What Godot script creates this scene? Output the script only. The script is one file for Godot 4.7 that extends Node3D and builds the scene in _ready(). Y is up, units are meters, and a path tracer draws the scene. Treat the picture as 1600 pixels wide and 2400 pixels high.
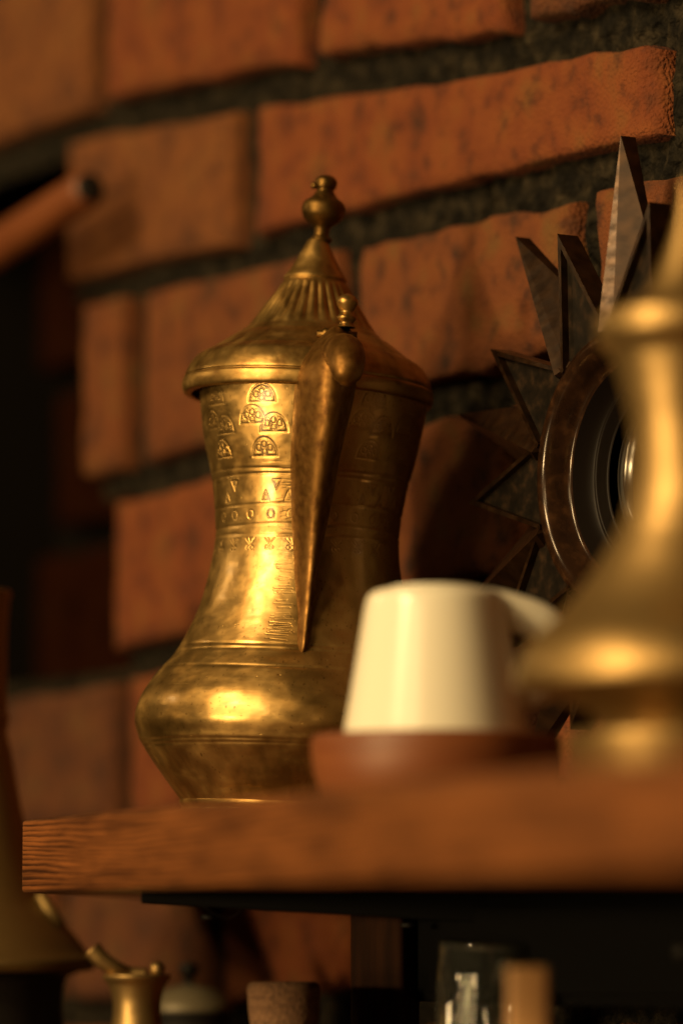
extends Node3D

const EYE := 1.3                      # height of the lens; the shelf top is a little above it
const SHELF_TOP := EYE + 0.0353
const SHELF_UNDER := EYE + 0.0128
const LOWER_TOP := EYE - 0.085
var rng := RandomNumberGenerator.new()
var used := {}
var lump := FastNoiseLite.new()
var fine := FastNoiseLite.new()


func _ready() -> void:
	rng.seed = 7
	lump.seed = 3; lump.frequency = 22.0; lump.fractal_octaves = 3
	fine.seed = 9; fine.frequency = 160.0; fine.fractal_octaves = 3
	set_view()
	set_light()
	make_materials()
	brick_wall()
	shelf()
	lower_shelf()
	star_mirror()
	coffee_pot()
	cup_and_dish()
	right_vessel()
	left_things()
	lower_things()


# ------------------------------------------------------------------ view and light
func set_view() -> void:
	var cam := Camera3D.new()
	cam.name = "camera"
	add_child(cam)
	cam.position = Vector3(0, EYE, 0)
	cam.rotation.x = atan(990.0 / 9000.0)
	var lens := CameraAttributesPhysical.new()
	lens.frustum_focal_length = 90.0
	lens.frustum_focus_distance = 1.203
	lens.frustum_near = 0.05
	lens.frustum_far = 30.0
	lens.exposure_aperture = 3.1
	lens.auto_exposure_enabled = false
	cam.attributes = lens
	cam.fov = rad_to_deg(2.0 * atan(1200.0 / 9000.0))
	cam.near = 0.05
	cam.far = 30.0
	cam.current = true


func set_light() -> void:
	var env := Environment.new()
	env.background_mode = Environment.BG_COLOR
	env.background_color = Color(0.004, 0.0024, 0.001).linear_to_srgb()
	env.tonemap_mode = Environment.TONE_MAPPER_LINEAR
	env.tonemap_exposure = 1.0
	env.sdfgi_enabled = true
	env.ssao_enabled = true
	env.ssil_enabled = true
	var we := WorldEnvironment.new()
	we.name = "environment"
	we.environment = env
	add_child(we)
	var warm := Color(1.0, 0.68, 0.31).linear_to_srgb()
	lamp("key_lamp", Vector3(-1.11, EYE + 0.84, -0.22), 1.8, 0.16, warm)
	lamp("high_lamp", Vector3(-0.82, EYE + 0.92, -0.72), 0.45, 0.08, warm)
	lamp("low_lamp", Vector3(-1.11, EYE + 0.075, -0.22), 1.15, 0.05, warm)
	lamp("under_fill", Vector3(-1.05, EYE - 0.10, -0.40), 0.22, 0.06, warm)  # added light with no visible source, brightens the bricks under the shelf
	lamp("front_fill", Vector3(-0.62, EYE + 0.55, 0.0), 0.26, 0.15, warm)  # weak fill added from the front to soften the dark side of the cup
	lamp("side_lamp", Vector3(-0.75, EYE + 0.42, -1.45), 0.04, 0.02, warm)


func lamp(called: String, at: Vector3, energy: float, size: float, tint: Color) -> void:
	var l := OmniLight3D.new()
	l.name = called
	l.light_color = tint
	l.light_energy = energy
	l.light_size = size
	l.omni_range = 12.0
	l.omni_attenuation = 2.0
	l.shadow_enabled = true
	add_child(l)
	l.position = at


# ------------------------------------------------------------------ materials
var M := {}


func lin(r: float, g: float, b: float) -> Color:
	return Color(r, g, b).linear_to_srgb()


func noise_tex(freq: float, oct: int, sd: int, ramp: Array, side := 512, kind := FastNoiseLite.TYPE_SIMPLEX_SMOOTH) -> NoiseTexture2D:
	var n := FastNoiseLite.new()
	n.noise_type = kind
	n.seed = sd
	n.frequency = freq
	n.fractal_octaves = oct
	var t := NoiseTexture2D.new()
	t.width = side
	t.height = side
	t.seamless = true
	t.noise = n
	if ramp:
		var g := Gradient.new()
		g.offsets = PackedFloat32Array(ramp.map(func(x): return x[0]))
		g.colors = PackedColorArray(ramp.map(func(x): return x[1]))
		t.color_ramp = g
	return t


func mat(called: String, color: Color, rough: float, metal := 0.0, spec := 0.5) -> StandardMaterial3D:
	var m := StandardMaterial3D.new()
	m.resource_name = called
	m.albedo_color = color
	m.roughness = rough
	m.metallic = metal
	m.metallic_specular = spec
	M[called] = m
	return m


func tri(m: StandardMaterial3D, scale: Vector3) -> void:
	m.uv1_triplanar = true
	m.uv1_scale = scale
	m.uv1_triplanar_sharpness = 4.0


func make_materials() -> void:
	# brass: polished gold with brown tarnish in patches and pits
	var tarnish := noise_tex(0.012, 6, 5, [[0.0, lin(0.16, 0.085, 0.028)], [0.32, lin(0.31, 0.18, 0.052)], [0.5, lin(0.40, 0.245, 0.075)], [0.75, lin(0.48, 0.305, 0.10)], [1.0, lin(0.56, 0.37, 0.135)]], 1024)
	var dull := noise_tex(0.014, 6, 15, [[0.0, Color(0.58, 0.58, 0.58)], [0.45, Color(0.40, 0.40, 0.40)], [1.0, Color(0.28, 0.28, 0.28)]], 1024)
	var dents := noise_tex(0.02, 5, 25, [], 512)
	for who in [["brass", Color.WHITE, 1.0], ["brass_pale", Color(1.0, 1.0, 0.98), 0.95], ["brass_dark", Color(0.62, 0.6, 0.56), 1.1]]:
		var m := mat(who[0], who[1], who[2], 0.93)
		m.albedo_texture = tarnish
		m.roughness_texture = dull
		m.heightmap_enabled = false
		tri(m, Vector3(9, 9, 9))
	M["brass_pale"].albedo_texture = null
	M["brass_pale"].roughness_texture = null
	M["brass_pale"].albedo_color = lin(0.34, 0.225, 0.088)
	M["brass_pale"].roughness = 0.45
	for k in ["brass", "brass_pale"]:
		M[k].normal_enabled = true
		M[k].normal_texture = noise_normal(0.03, 4, 35, 3.0)
		M[k].normal_scale = 0.10
	var hb := mat("brass_brown", lin(0.44, 0.35, 0.26), 1.25, 0.85)
	hb.albedo_texture = tarnish
	hb.roughness_texture = dull
	tri(hb, Vector3(14, 14, 14))
	# bricks in four fired tones with soot
	var tones := [
		[lin(0.0514, 0.0128, 0.0023), lin(0.1348, 0.0288, 0.0038), lin(0.1670, 0.0425, 0.0058), lin(0.1430, 0.0590, 0.0104)],
		[lin(0.0477, 0.0148, 0.0027), lin(0.1190, 0.0314, 0.0049), lin(0.1430, 0.0405, 0.0063), lin(0.1190, 0.0553, 0.0104)],
		[lin(0.0656, 0.0201, 0.0039), lin(0.1265, 0.0387, 0.0070), lin(0.1483, 0.0479, 0.0086), lin(0.1573, 0.0588, 0.0118)],
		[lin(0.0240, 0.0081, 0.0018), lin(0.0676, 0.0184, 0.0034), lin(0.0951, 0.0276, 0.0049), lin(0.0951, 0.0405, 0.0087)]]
	var grit := noise_tex(0.07, 6, 61, [], 1024)
	var soot_marks := noise_tex(0.011, 7, 63, [[0.0, Color(0.55, 0.52, 0.50)], [0.25, Color(0.80, 0.78, 0.77)], [0.40, Color(0.96, 0.96, 0.95)], [0.5, Color(1, 1, 1)], [1.0, Color(1, 1, 1)]], 1024)
	for k in 4:
		var t: Array = tones[k]
		var m := mat("brick_%d" % k, Color.WHITE, 0.92)
		m.albedo_texture = noise_tex(0.009, 6, 40 + k, [[0.0, t[0]], [0.3, t[1]], [0.62, t[2]], [1.0, t[3]]], 512)
		m.heightmap_enabled = true
		m.heightmap_texture = grit
		m.heightmap_scale = 0.09
		m.detail_enabled = true
		m.detail_albedo = soot_marks
		m.detail_blend_mode = BaseMaterial3D.BLEND_MODE_MUL
		tri(m, Vector3(7, 7, 7))
	var bs := mat("brick_shade", lin(0.085, 0.075, 0.07), 0.95, 0.0, 0.15)  # bricks at the back of the niche, its shade put into their colour
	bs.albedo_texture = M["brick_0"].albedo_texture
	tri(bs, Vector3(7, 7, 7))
	var mo := mat("mortar", Color.WHITE, 0.95, 0.0, 0.25)
	mo.albedo_texture = noise_tex(0.02, 6, 71, [[0.0, lin(0.003, 0.0026, 0.002)], [0.4, lin(0.010, 0.0085, 0.006)], [0.62, lin(0.020, 0.016, 0.010)], [1.0, lin(0.055, 0.042, 0.025)]], 512)
	mo.heightmap_enabled = true
	mo.heightmap_texture = noise_tex(0.035, 6, 72, [], 512)
	mo.heightmap_scale = 0.5
	tri(mo, Vector3(9, 9, 9))
	# stained pine
	var w := mat("wood", Color.WHITE, 0.42)
	w.albedo_texture = wood_texture(Color(0.036, 0.0115, 0.0035), Color(0.235, 0.081, 0.021), 81)
	w.heightmap_enabled = false
	tri(w, Vector3(2, 8, 8))
	var wk := mat("wood_dark", Color.WHITE, 0.75, 0.0, 0.2)
	wk.albedo_texture = noise_tex(0.01, 5, 88, [[0.0, lin(0.010, 0.004, 0.0015)], [0.5, lin(0.022, 0.008, 0.003)], [1.0, lin(0.04, 0.015, 0.0055)]], 256)
	tri(wk, Vector3(60, 5, 60))
	var wd := mat("wood_dish", Color(0.76, 0.71, 0.68), 0.5)
	wd.albedo_texture = noise_tex(0.01, 5, 85, [[0.0, lin(0.20, 0.065, 0.02)], [0.5, lin(0.30, 0.105, 0.034)], [1.0, lin(0.38, 0.15, 0.05)]], 256)
	tri(wd, Vector3(6, 30, 6))
	var wl := mat("wood_light", Color.WHITE, 0.55)
	wl.albedo_texture = noise_tex(0.012, 5, 86, [[0.0, lin(0.40, 0.20, 0.075)], [0.5, lin(0.50, 0.27, 0.105)], [1.0, lin(0.58, 0.33, 0.14)]], 256)
	tri(wl, Vector3(40, 6, 40))
	mat("porcelain", lin(0.76, 0.73, 0.60), 0.25, 0.0, 0.5)
	mat("iron", lin(0.008, 0.007, 0.006), 0.6, 0.0, 0.35)
	mat("steel_black", lin(0.003, 0.003, 0.003), 0.6, 0.0, 0.2)
	var br := mat("bronze", Color(0.50, 0.45, 0.40), 0.50, 0.6, 0.5)
	br.albedo_texture = noise_tex(0.02, 6, 91, [[0.0, lin(0.05, 0.026, 0.013)], [0.5, lin(0.13, 0.075, 0.036)], [1.0, lin(0.24, 0.14, 0.065)]], 512)
	br.roughness_texture = dull
	br.roughness = 1.0
	tri(br, Vector3(14, 14, 14))
	var bd := mat("bronze_dark", Color.WHITE, 0.55, 0.25, 0.3)
	bd.albedo_texture = noise_tex(0.02, 6, 92, [[0.0, lin(0.004, 0.003, 0.002)], [0.5, lin(0.010, 0.007, 0.0045)], [1.0, lin(0.04, 0.022, 0.011)]], 512)
	tri(bd, Vector3(16, 16, 16))
	var rg := mat("ring_lacquer", Color.WHITE, 0.20, 0.15, 0.45)
	rg.albedo_texture = noise_tex(0.03, 5, 93, [[0.0, lin(0.012, 0.006, 0.0035)], [0.6, lin(0.026, 0.012, 0.006)], [1.0, lin(0.07, 0.032, 0.014)]], 256)
	tri(rg, Vector3(20, 20, 20))
	mat("bezel_black", lin(0.006, 0.004, 0.003), 0.45, 0.0, 0.25)
	mat("brass_olive", lin(0.21, 0.145, 0.055), 0.55, 0.9)
	mat("niche_shade", lin(0.006, 0.005, 0.004), 0.9, 0.0, 0.1)  # near-black colour that stands for the shade inside the niche
	mat("mirror_glass", lin(0.8, 0.78, 0.72), 0.04, 1.0)
	var ck := mat("cork", Color(0.88, 0.86, 0.82), 0.9)
	ck.albedo_texture = noise_tex(0.06, 5, 95, [[0.0, lin(0.05, 0.024, 0.012)], [0.3, lin(0.12, 0.06, 0.03)], [0.5, lin(0.23, 0.125, 0.065)], [1.0, lin(0.32, 0.19, 0.105)]], 256)
	ck.heightmap_enabled = true
	ck.heightmap_texture = noise_tex(0.06, 5, 95, [], 256)
	ck.heightmap_scale = 0.06
	tri(ck, Vector3(55, 40, 55))
	var g := mat("glass", Color(0.9, 0.92, 0.88, 0.02), 0.02)
	g.transparency = BaseMaterial3D.TRANSPARENCY_ALPHA
	g.refraction_enabled = true
	g.refraction_scale = 0.05
	var gb := mat("glass_brown", lin(0.05, 0.02, 0.006), 0.08)
	gb.metallic_specular = 0.6
	mat("grey_lid", lin(0.12, 0.10, 0.06), 0.5, 0.3)


func noise_normal(freq: float, oct: int, sd: int, strength: float) -> NoiseTexture2D:
	var t := noise_tex(freq, oct, sd, [], 512)
	t.as_normal_map = true
	t.bump_strength = strength
	return t


func wood_texture(dark: Color, pale: Color, sd: int) -> ImageTexture:
	var side := 1024
	var n := FastNoiseLite.new()
	n.seed = sd
	n.frequency = 1.0
	n.fractal_octaves = 3
	var im := Image.create(side, side, false, Image.FORMAT_RGB8)
	for y in side:
		for x in side:
			var bend := n.get_noise_2d(x * 0.0016, y * 0.003) * 2.6 + n.get_noise_2d(x * 0.012 + 50.0, y * 0.05) * 0.22
			var t := y * 0.078 + bend
			var ring := t - floorf(t)
			ring = pow(ring, 2.0) * 1.05
			var fibre := n.get_noise_2d(x * 0.03 + 9.0, y * 0.9) * 0.30
			var patch := n.get_noise_2d(x * 0.008 + 200.0, y * 0.01) * 0.42
			patch += n.get_noise_2d(x * 0.0025 + 70.0, y * 0.10) * 0.38
			var k := clampf(0.76 - ring + fibre + patch, 0.0, 1.0)
			im.set_pixel(x, y, dark.lerp(pale, k).linear_to_srgb())
	return ImageTexture.create_from_image(im)


# ------------------------------------------------------------------ building blocks
func numbered(called: String) -> String:
	var n: int = used.get(called, 0)
	used[called] = n + 1
	return called if n == 0 else "%s_%03d" % [called, n]


func thing(called: String, label: String, category: String, at := Vector3.ZERO, group := "") -> Node3D:
	var o := Node3D.new()
	o.name = numbered(called)
	add_child(o)
	o.position = at
	o.set_meta("label", label)
	o.set_meta("category", category)
	if group:
		o.set_meta("group", group)
	return o


func part(parent: Node3D, called: String, mesh: Mesh, m: Material, at := Vector3.ZERO) -> MeshInstance3D:
	var o := MeshInstance3D.new()
	var n := 0
	var want := called
	var key := str(parent.get_instance_id()) + called
	n = used.get(key, 0)
	used[key] = n + 1
	if n:
		want = "%s_%03d" % [called, n]
	o.name = want
	o.mesh = mesh
	o.material_override = m
	o.cast_shadow = GeometryInstance3D.SHADOW_CASTING_SETTING_ON
	parent.add_child(o, true)
	o.position = at
	return o


# a sheet of points, row by row; the outside is where (next column) x (next row) points, or the other way with flip
func sheet(rows: Array, flip := false, uvs := true, hole := {}) -> ArrayMesh:
	var st := SurfaceTool.new()
	st.begin(Mesh.PRIMITIVE_TRIANGLES)
	add_sheet(st, rows, flip, 0, hole)
	st.generate_normals()
	return st.commit()


func add_sheet(st: SurfaceTool, rows: Array, flip: bool, first: int, hole := {}) -> int:
	var nr := rows.size()
	var nc: int = rows[0].size()
	st.set_smooth_group(0)
	for i in nr:
		for j in nc:
			st.set_uv(Vector2(float(j) / (nc - 1), float(i) / (nr - 1)))
			st.add_vertex(rows[i][j])
	for i in nr - 1:
		for j in nc - 1:
			if hole.has(i * nc + j):
				continue
			var a := first + i * nc + j
			var q := [a, a + nc, a + 1, a + 1, a + nc, a + nc + 1] if not flip else [a, a + 1, a + nc, a + 1, a + nc + 1, a + nc]
			for k in q:
				st.add_index(k)
	return first + nr * nc


# a smooth curve through points [height, radius]
func curve(p: Array, per := 6) -> Array:
	var out := []
	for i in p.size() - 1:
		var a = p[maxi(i - 1, 0)]
		var b = p[i]
		var c = p[i + 1]
		var d = p[mini(i + 2, p.size() - 1)]
		for k in per:
			var t := float(k) / per
			var q := Vector2(b[0], b[1]).cubic_interpolate(Vector2(c[0], c[1]), Vector2(a[0], a[1]), Vector2(d[0], d[1]), t)
			out.append([q.x, maxf(q.y, 0.0)])
	out.append([p[-1][0], p[-1][1]])
	return out


# turn a profile [height, radius], from the bottom up, round the y axis; the seam is at the back
func lathe(p: Array, seg := 96, wobble := 0.0, flutes := Vector4.ZERO) -> ArrayMesh:
	var rows := []
	for q in p:
		var row := PackedVector3Array()
		for j in seg + 1:
			var a := TAU * j / seg
			var r: float = q[1]
			var v := Vector3(-sin(a), 0, -cos(a))
			if flutes.x > 0.0 and q[0] > flutes.z and q[0] < flutes.w:
				var s := sin(PI * (q[0] - flutes.z) / (flutes.w - flutes.z))
				r *= 1.0 + flutes.y * sqrt(s) * (absf(cos(a * flutes.x * 0.5)) - 0.6)
			if wobble > 0.0:
				var at := v * r + Vector3(0, q[0], 0)
				r += wobble * lump.get_noise_3d(at.x, at.y, at.z) * minf(1.0, r / 0.01)
			row.append(Vector3(v.x * r, q[0], v.z * r))
		rows.append(row)
	return sheet(rows)


func ball(r: float, stretch := 1.0) -> ArrayMesh:
	var p := []
	for i in 13:
		var a := -PI / 2 + PI * i / 12
		p.append([sin(a) * r * stretch, cos(a) * r])
	return lathe(p, 24)


func tube(path: Array, radii: Array, seg := 14, closed_ends := true) -> ArrayMesh:
	var rows := []
	var side := Vector3.ZERO
	for i in path.size():
		var t: Vector3 = (path[mini(i + 1, path.size() - 1)] - path[maxi(i - 1, 0)]).normalized()
		if i == 0:
			side = t.cross(Vector3.UP if absf(t.y) < 0.9 else Vector3.RIGHT).normalized()
		side = (side - t * side.dot(t)).normalized()
		var up := side.cross(t)
		var row := PackedVector3Array()
		for j in seg + 1:
			var a := TAU * j / seg
			row.append(path[i] + (side * cos(a) - up * sin(a)) * radii[i])
		rows.append(row)
	if closed_ends:
		var a := PackedVector3Array()
		var b := PackedVector3Array()
		for j in seg + 1:
			a.append(path[0])
			b.append(path[-1])
		rows.push_front(a)
		rows.push_back(b)
	return sheet(rows)


func smooth_path(p: Array, per := 6) -> Array:
	var out := []
	for i in p.size() - 1:
		for k in per:
			out.append(p[i].cubic_interpolate(p[i + 1], p[maxi(i - 1, 0)], p[mini(i + 2, p.size() - 1)], float(k) / per))
	out.append(p[-1])
	return out


# an upright prism on a plan polygon (x, z; counter-clockwise seen from above with z down), edges rounded by r
func slab(plan: PackedVector2Array, y0: float, y1: float, r := 0.001, wave := 0.0) -> ArrayMesh:
	if Geometry2D.is_polygon_clockwise(plan):
		plan.reverse()
	# points along the sides, corners rounded
	var ring := []
	var n := plan.size()
	for i in n:
		var a := plan[(i + n - 1) % n]
		var b := plan[i]
		var c := plan[(i + 1) % n]
		var u := (a - b).normalized()
		var v := (c - b).normalized()
		var cut := minf(r * 1.6, 0.3 * minf(a.distance_to(b), c.distance_to(b)))
		for k in 5:
			var t := k / 4.0
			ring.append((b + u * cut).bezier_interpolate(b + u * cut * 0.4, b + v * cut * 0.4, b + v * cut, t))
		var steps := clampi(int(b.distance_to(c) / 0.012), 1, 60)
		for k in range(1, steps):
			ring.append((b + v * cut).lerp(c - v * cut, float(k) / steps))
	var m := ring.size()
	var normals := []
	for i in m:
		var e: Vector2 = ring[(i + 1) % m] - ring[(i + m - 1) % m]
		normals.append(Vector2(e.y, -e.x).normalized())
	var rows := []
	var steps := [[y0, -r * 1.05]]
	for k in 5:
		var a := PI / 2 * k / 4.0
		steps.append([y0 + r * (1.0 - sin(a)), -r * (1.0 - cos(a))])
	steps.reverse()
	var low := [[y0, -r * 1.05]]
	for k in 5:
		var a := PI / 2 * (1.0 - k / 4.0)
		low.append([y0 + r * (1.0 - sin(a)), -r * (1.0 - cos(a))])
	var high := []
	for k in 5:
		var a := PI / 2 * k / 4.0
		high.append([y1 - r * (1.0 - sin(a)), -r * (1.0 - cos(a))])
	high.append([y1, -r * 1.05])
	for s in low + [[lerpf(y0, y1, 0.35), 0.0], [lerpf(y0, y1, 0.65), 0.0]] + high:
		var row := PackedVector3Array()
		for i in m + 1:
			var q: Vector2 = ring[i % m] + normals[i % m] * s[1]
			var d := 0.0
			if wave > 0.0:
				d = wave * lump.get_noise_3d(q.x * 0.6, s[0] * 2.0, q.y * 0.6)
			q += normals[i % m] * d
			row.append(Vector3(q.x, s[0] + d * 0.6, q.y))
		rows.append(row)
	var st := SurfaceTool.new()
	st.begin(Mesh.PRIMITIVE_TRIANGLES)
	var turn := signed_area(PackedVector2Array(ring)) > 0.0
	var first := add_sheet(st, rows, turn, 0)
	st.set_smooth_group(1)
	for end in [0, rows.size() - 1]:
		var mid := Vector3.ZERO
		for i in m:
			st.set_uv(Vector2(rows[end][i].x, rows[end][i].z))
			st.add_vertex(rows[end][i])
			mid += rows[end][i] / m
		st.add_vertex(mid)
		for i in m:
			var keep: bool = turn == (end == 0)
			st.add_index(first + m)
			st.add_index(first + (i if keep else (i + 1) % m))
			st.add_index(first + ((i + 1) % m if keep else i))
		first += m + 1
	st.generate_normals()
	return st.commit()


func signed_area(p: PackedVector2Array) -> float:
	var s := 0.0
	for i in p.size():
		s += p[i].cross(p[(i + 1) % p.size()])
	return s


func box(size: Vector3, r := 0.0008) -> ArrayMesh:
	var x := size.x / 2
	var z := size.z / 2
	return slab(PackedVector2Array([Vector2(-x, -z), Vector2(x, -z), Vector2(x, z), Vector2(-x, z)]), 0.0, size.y, r)


# ------------------------------------------------------------------ the brick wall
const WALL_AT := Vector3(0.0936, 1.3, -1.195)


# a point on the wall: x to the right along it, y above the lens, z out of it
func wall_point(x: float, y: float, z: float) -> Vector3:
	return WALL_AT + Vector3(0.5, 0, 0.8660254) * x + Vector3(0, y, 0) + Vector3(-0.8660254, 0, 0.5) * z


func on_line(line: Array, u: float) -> float:      # line: [u, height] with falling u
	if u >= line[0][0]:
		return line[0][1]
	for i in line.size() - 1:
		if u >= line[i + 1][0]:
			return lerpf(line[i + 1][1], line[i][1], (u - line[i + 1][0]) / (line[i][0] - line[i + 1][0]))
	return line[-1][1]


func brick_wall() -> void:
	var w := thing("brick_wall", "old red brick wall with rough grey mortar behind the shelf", "wall", WALL_AT)
	w.rotation.y = deg_to_rad(-60)
	var A := [[0.42, 0.3305], [0.3943, 0.3292], [0.2994, 0.3172], [0.2224, 0.3137], [0.1224, 0.2995], [0.0601, 0.2928], [0.0099, 0.2875], [-0.1, 0.283]]
	var B := [[0.42, 0.2605], [0.3931, 0.2596], [0.3209, 0.2568], [0.2618, 0.2535], [0.17, 0.2518], [0.1275, 0.2496], [0.0736, 0.2481], [0.0234, 0.2448], [-0.1, 0.240]]
	var C := [[0.386, 0.1768], [0.293, 0.1786], [0.1174, 0.1814], [0.0848, 0.1818], [-0.1, 0.180]]
	var D := [[0.4116, 0.1029], [0.3731, 0.105], [0.3101, 0.1093], [0.12, 0.113]]
	var E := [[0.4302, 0.0345], [0.3175, 0.0388], [0.1577, 0.0425]]
	var F := [[0.2657, -0.0308], [0.1464, -0.0225], [0.0142, -0.0198]]
	var up := func(line: Array, by: float) -> Array: return line.map(func(q): return [q[0], q[1] + by])
	var lines := [up.call(A, 0.232), up.call(A, 0.155), up.call(A, 0.078), A, B, C, D, E, F, up.call(F, -0.075), up.call(F, -0.15)]
	var joints := [
		[0.60, 0.46, 0.30, 0.14, 0.02, -0.13, -0.26],
		[0.66, 0.52, 0.24, 0.10, -0.05, -0.19, -0.30],
		[0.64, 0.51, 0.3877, 0.2138, 0.0744, -0.055, -0.18, -0.30],
		[0.68, 0.55, 0.4232, 0.2651, -0.0158, -0.14, -0.28],
		[0.62, 0.48, 0.405, 0.354, 0.1872, 0.0348, -0.09, -0.21, -0.32],
		[0.65, 0.50, 0.3774, 0.1995, 0.0615, -0.07, -0.20, -0.31],
		[0.61, 0.485, 0.3614, 0.1872, 0.06, -0.07, -0.2, -0.31],
		[0.68, 0.54, 0.42, 0.286, 0.1783, 0.062, -0.06, -0.18, -0.3],
		[0.62, 0.47, 0.35, 0.23, 0.105, -0.02, -0.14, -0.27],
		[0.66, 0.53, 0.41, 0.29, 0.16, 0.04, -0.09, -0.21, -0.32]]
	var tone := {"2,1": 2, "2,2": 0, "2,3": 0, "3,2": 2, "3,3": 0, "4,2": 1, "4,3": 1, "4,4": 1, "4,5": 1, "5,1": 1, "5,2": 0, "6,1": 3, "6,2": 0, "7,3": 0, "7,4": 0, "7,5": 3, "4,1": 1, "3,1": 3}  # an under-shelf brick gets the dark tone to paint in the shade there
	for row in joints.size():
		for k in joints[row].size() - 1:
			var u0: float = joints[row][k]
			var u1: float = joints[row][k + 1]
			if row >= 3 and row <= 5 and u0 > 0.425:      # the niche
				continue
			var gap := rng.randf_range(0.0074, 0.0090)
			var bed := rng.randf_range(0.0056, 0.0070) + (0.0014 if u1 < 0.12 else 0.0)
			var tl := Vector2(-(u0 - gap), on_line(lines[row], u0) - bed)
			var tr := Vector2(-(u1 + gap), on_line(lines[row], u1) - bed)
			var bl := Vector2(-(u0 - gap), on_line(lines[row + 1], u0) + bed)
			var brr := Vector2(-(u1 + gap), on_line(lines[row + 1], u1) + bed)
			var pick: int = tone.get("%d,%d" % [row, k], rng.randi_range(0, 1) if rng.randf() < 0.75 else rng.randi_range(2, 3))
			var mid := (tl + tr + bl + brr) / 4.0
			var b := brick_mesh(tl - mid, tr - mid, bl - mid, brr - mid, rng.randi_range(0, 9999), u1 < 0.13)
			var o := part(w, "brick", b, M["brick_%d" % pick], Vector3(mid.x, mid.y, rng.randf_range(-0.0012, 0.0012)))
			o.rotation.z = 0.0
	# the mortar: one rough bed of lime behind and between the bricks
	var rows := []
	var gone := {}
	for i in 110:
		var r := PackedVector3Array()
		var y := 0.565 - 0.76 * i / 109.0
		for j in 190:
			var x := -0.70 + 1.04 * j / 189.0
			var q := Vector3(x, y, 0)
			if in_niche(q, A, B, C, D):
				gone[i * 190 + j] = true
			r.append(Vector3(x, y, -0.0098 + 0.0030 * fine.get_noise_3d(q.x, q.y, 0.3) + 0.0032 * lump.get_noise_3d(q.x * 2.0, q.y * 2.0, 1.7)))
		rows.append(r)
	var back := sheet(rows, false, true, gone)
	var mo := part(w, "mortar", back, M["mortar"])
	mo.set_meta("kind", "stuff")
	part(w, "backing", box(Vector3(1.06, 0.78, 0.06), 0.002), M["mortar"], Vector3(-0.18, -0.205, -0.412))
	part(w, "niche_lining", box(Vector3(0.012, 0.26, 0.34), 0.001), M["niche_shade"], Vector3(-0.366, 0.088, -0.19))  # lining panels coloured almost black to paint the niche's shade
	part(w, "niche_lining", box(Vector3(0.012, 0.26, 0.34), 0.001), M["niche_shade"], Vector3(-0.616, 0.088, -0.19))
	part(w, "niche_lining", box(Vector3(0.24, 0.26, 0.012), 0.001), M["niche_shade"], Vector3(-0.49, 0.088, -0.098))
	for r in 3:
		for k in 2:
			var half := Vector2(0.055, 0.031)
			part(w, "brick", brick_mesh(Vector2(-half.x, half.y), half, -half, Vector2(half.x, -half.y), 300 + r * 5 + k, false), M["brick_shade"], Vector3(-0.545 + 0.124 * k + (0.02 if r == 1 else 0.0), 0.14 + 0.074 * r, -0.075))
	part(w, "niche_lining", box(Vector3(0.30, 0.006, 0.33), 0.001), M["niche_shade"], Vector3(-0.49, 0.092, -0.18))
	part(w, "niche_lining", box(Vector3(0.30, 0.006, 0.33), 0.001), M["niche_shade"], Vector3(-0.49, 0.336, -0.18))
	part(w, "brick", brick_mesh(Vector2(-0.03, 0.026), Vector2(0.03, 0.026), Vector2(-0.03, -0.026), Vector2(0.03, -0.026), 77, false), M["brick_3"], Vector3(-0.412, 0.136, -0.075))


func in_niche(v: Vector3, A: Array, B: Array, C: Array, D: Array) -> bool:
	var edge := -0.420 if v.y > on_line(B, -v.x) else (-0.400 if v.y > on_line(C, -v.x) else -0.374)
	return v.x < edge and v.x > -0.60 and v.y < on_line(A, -v.x) - 0.003 and v.y > on_line(D, -v.x) + 0.002


func brick_mesh(tl: Vector2, tr: Vector2, bl: Vector2, br: Vector2, sd: int, rough: bool) -> ArrayMesh:
	var nx := 18 if rough else 12
	var ny := 12 if rough else 8
	var us := [0.0, 0.0, 0.012, 0.035]
	var amp := 0.0020 if rough else 0.0010
	var rows := []
	var xs := ring_steps(nx)
	var ys := ring_steps(ny)
	for i in ys.size():
		var row := PackedVector3Array()
		for j in xs.size():
			var u: float = xs[j][0]
			var v: float = ys[i][0]
			var q := tl.lerp(tr, u).lerp(bl.lerp(br, u), v)
			var out := Vector2((u - 0.5) * 2.0, (0.5 - v) * 2.0)
			var drop: float = maxf(xs[j][1], ys[i][1])
			var n1 := fine.get_noise_3d(q.x * 0.35 + sd, q.y * 0.35, 4.0)
			var n2 := lump.get_noise_3d(q.x * 1.5 + sd, q.y * 1.5, 8.0)
			var edge := maxf(absf(out.x), absf(out.y))
			var shift := amp * 1.3 * (n1 + n2) * pow(edge, 6.0)
			q += Vector2(signf(out.x) * pow(absf(out.x), 6.0), signf(out.y) * pow(absf(out.y), 6.0)) * shift
			row.append(Vector3(q.x, q.y, -drop + amp * (0.6 * n1 + 0.7 * n2) * (1.0 if drop < 0.004 else 0.2)))
		rows.append(row)
	return sheet(rows)


func ring_steps(n: int) -> Array:      # [place from 0 to 1, how far back]
	var out := [[0.0, 0.016], [0.0, 0.0055], [0.008, 0.0022], [0.03, 0.0005]]
	for k in n - 1:
		out.append([lerpf(0.03, 0.97, float(k + 1) / n), 0.0])
	out.append_array([[0.97, 0.0005], [0.992, 0.0022], [1.0, 0.0055], [1.0, 0.016]])
	return out


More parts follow.
